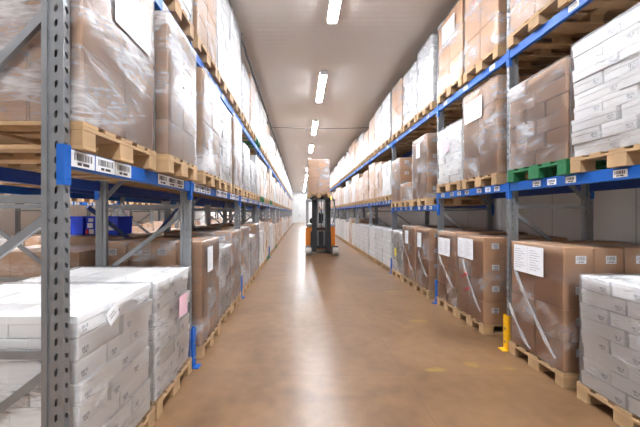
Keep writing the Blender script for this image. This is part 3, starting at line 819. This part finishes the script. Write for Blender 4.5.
# hoses at the right of the mast
m = MB(); p = None
for k in range(14):
    t = k/13; q = Vector((.46 + .12*math.sin(t*PI), .5, 2.3 - 1.1*t))
    if p is not None: m.tube(p, q, .014, 6)
    p = q
tp('hydraulic_hose', m, 'rubber')
# load on the forks
pallet(.63 + FX - FX, -1, 10.8, 2.21, .8, 'wood', 'wooden pallet on the raised forks of the orange truck', 'pallet on the forks', False)
for o in [x for x in C.objects if x.get('label') == 'wooden pallet on the raised forks of the orange truck']:
    o.rotation_euler = (0, 0, -PI/2); o.location = (.66, 10.7, 2.21); del o['group']
def fork_load():
    o = empty('pallet_load', (.66, 11.28, 2.354)); tag(o, 'tall wrapped brown carton load held high on the truck forks', 'pallet load')
    n, c = 4, .305
    for L in range(n):
        for i in range(2):
            for j in range(3):
                ct = link('carton', carton_mesh(.385, .37, c, 'brown', 'plain'), o, (-.1925 + .385*i, -.37 + .37*j, L*c))
    link('stretch_wrap', film_mesh(.77, 1.12, n*c, 'film', 1), o)
fork_load()

# ------------------------------------------------------------------ driver
def driver():
    o = empty('person', (FX - .04, FY + 1.5, 1.12)); tag(o, 'person in dark jacket sitting in the truck cab behind the mast', 'person')
    V = [((0,0,.0),.15),((0,0,.2),.14),((0,-.01,.4),.16),((0,-.02,.5),.075),((0,-.03,.57),.05),
         ((.19,-.01,.44),.06),((.26,-.14,.22),.048),((.2,-.36,.16),.036),((.19,-.42,.16),.03),
         ((-.19,-.01,.44),.06),((-.26,-.14,.22),.048),((-.22,-.36,.18),.036),((-.21,-.42,.19),.03),
         ((.1,-.15,.02),.085),((.12,-.4,.02),.065),((.12,-.42,-.1),.05),((-.1,-.15,.02),.085),((-.12,-.4,.02),.065),((-.12,-.42,-.1),.05)]
    E = [(0,1),(1,2),(2,3),(3,4),(2,5),(5,6),(6,7),(7,8),(2,9),(9,10),(10,11),(11,12),(0,13),(13,14),(14,15),(0,16),(16,17),(17,18)]
    me = bpy.data.meshes.new('body'); me.from_pydata([v for v, r in V], E, []); me.materials.append(M['cloth'])
    b = link('body', me, o)
    sk = b.modifiers.new('skin', 'SKIN')
    for i, (v, r) in enumerate(V): me.skin_vertices[0].data[i].radius = (r, r)
    me.skin_vertices[0].data[0].use_root = True
    b.modifiers.new('sub', 'SUBSURF').render_levels = 2
    bm = bmesh.new(); bmesh.ops.create_uvsphere(bm, u_segments=24, v_segments=16, radius=.1)
    for v in bm.verts:
        x, y, z = v.co
        x *= .8; z *= 1.2
        if z < 0: x *= 1 + z*2.2; y *= 1 + z*1.5
        if y < 0:
            y *= .95
            if abs(x) < .02 and -.03 < z < .02: y -= .018*(1 - abs(x)/.02)
            if .005 < z < .035 and .015 < abs(x) < .05: y += .008
            if -.06 < z < -.045 and abs(x) < .03: y -= .004
        v.co = (x, y, z)
    me = bpy.data.meshes.new('head'); bm.to_mesh(me); bm.free(); me.materials.append(M['skin'])
    for p in me.polygons: p.use_smooth = True
    h = link('head', me, o, (0, -.04, .69))
    for sx in (-1, 1):
        link('eye', MB().tube((sx*.032, -.088, .018), (sx*.032, -.083, .018), .009, 10).mesh('eye', 'ink'), h)
        link('ear', MB().box(sx*.08-.008, sx*.08+.008, -.01, .02, -.03, .03).bevel(.006, 2).mesh('ear', 'skin'), h)
        hb = MB()
        hx = .19 if sx > 0 else -.21
        hb.box(hx-.04, hx+.04, -.49, -.41, .14, .18)
        for k in range(4): hb.tube((hx-.03+.02*k, -.48, .165), (hx-.03+.02*k, -.53-.008*(k % 3), .14), .009, 6)
        hb.tube((hx-sx*.04, -.44, .16), (hx-sx*.065, -.48, .15), .01, 6)
        link('hand', hb.mesh('hand', 'skin'), o)
    link('mouth', MB().box(-.02, .02, -.088, -.082, -.052, -.048).mesh('mouth', 'redink'), h)
    bm = bmesh.new(); bmesh.ops.create_uvsphere(bm, u_segments=24, v_segments=16, radius=.108)
    for v in list(bm.verts):
        if v.co.z < -.02 or (v.co.y < -.05 and v.co.z < .055): bm.verts.remove(v)
    for v in bm.verts: v.co = (v.co.x*.84, v.co.y*1.02, v.co.z*1.2)
    me = bpy.data.meshes.new('hair'); bm.to_mesh(me); bm.free(); me.materials.append(M['hair'])
    link('hair', me, h)
driver()

# ------------------------------------------------------------------ camera and view
cam = bpy.data.cameras.new('camera'); co = bpy.data.objects.new('camera', cam); C.objects.link(co)
co.location = (0, 0, 1.65); co.rotation_euler = (PI/2, 0, 0)
cam.sensor_width = 36; cam.lens = 300/640*36; cam.shift_x = 19.5/640; cam.shift_y = -.5/640
cam.clip_start = .05; cam.clip_end = 200
SC.camera = co
w = bpy.data.worlds.new('world'); SC.world = w; w.use_nodes = True
w.node_tree.nodes['Background'].inputs[0].default_value = (.8, .85, .9, 1); w.node_tree.nodes['Background'].inputs[1].default_value = .3
SC.view_settings.view_transform = 'Standard'; SC.view_settings.look = 'None'; SC.view_settings.gamma = 1
SC.view_settings.exposure = 1.5
SC.cycles.max_bounces = 10; SC.cycles.diffuse_bounces = 6; SC.cycles.transparent_max_bounces = 12
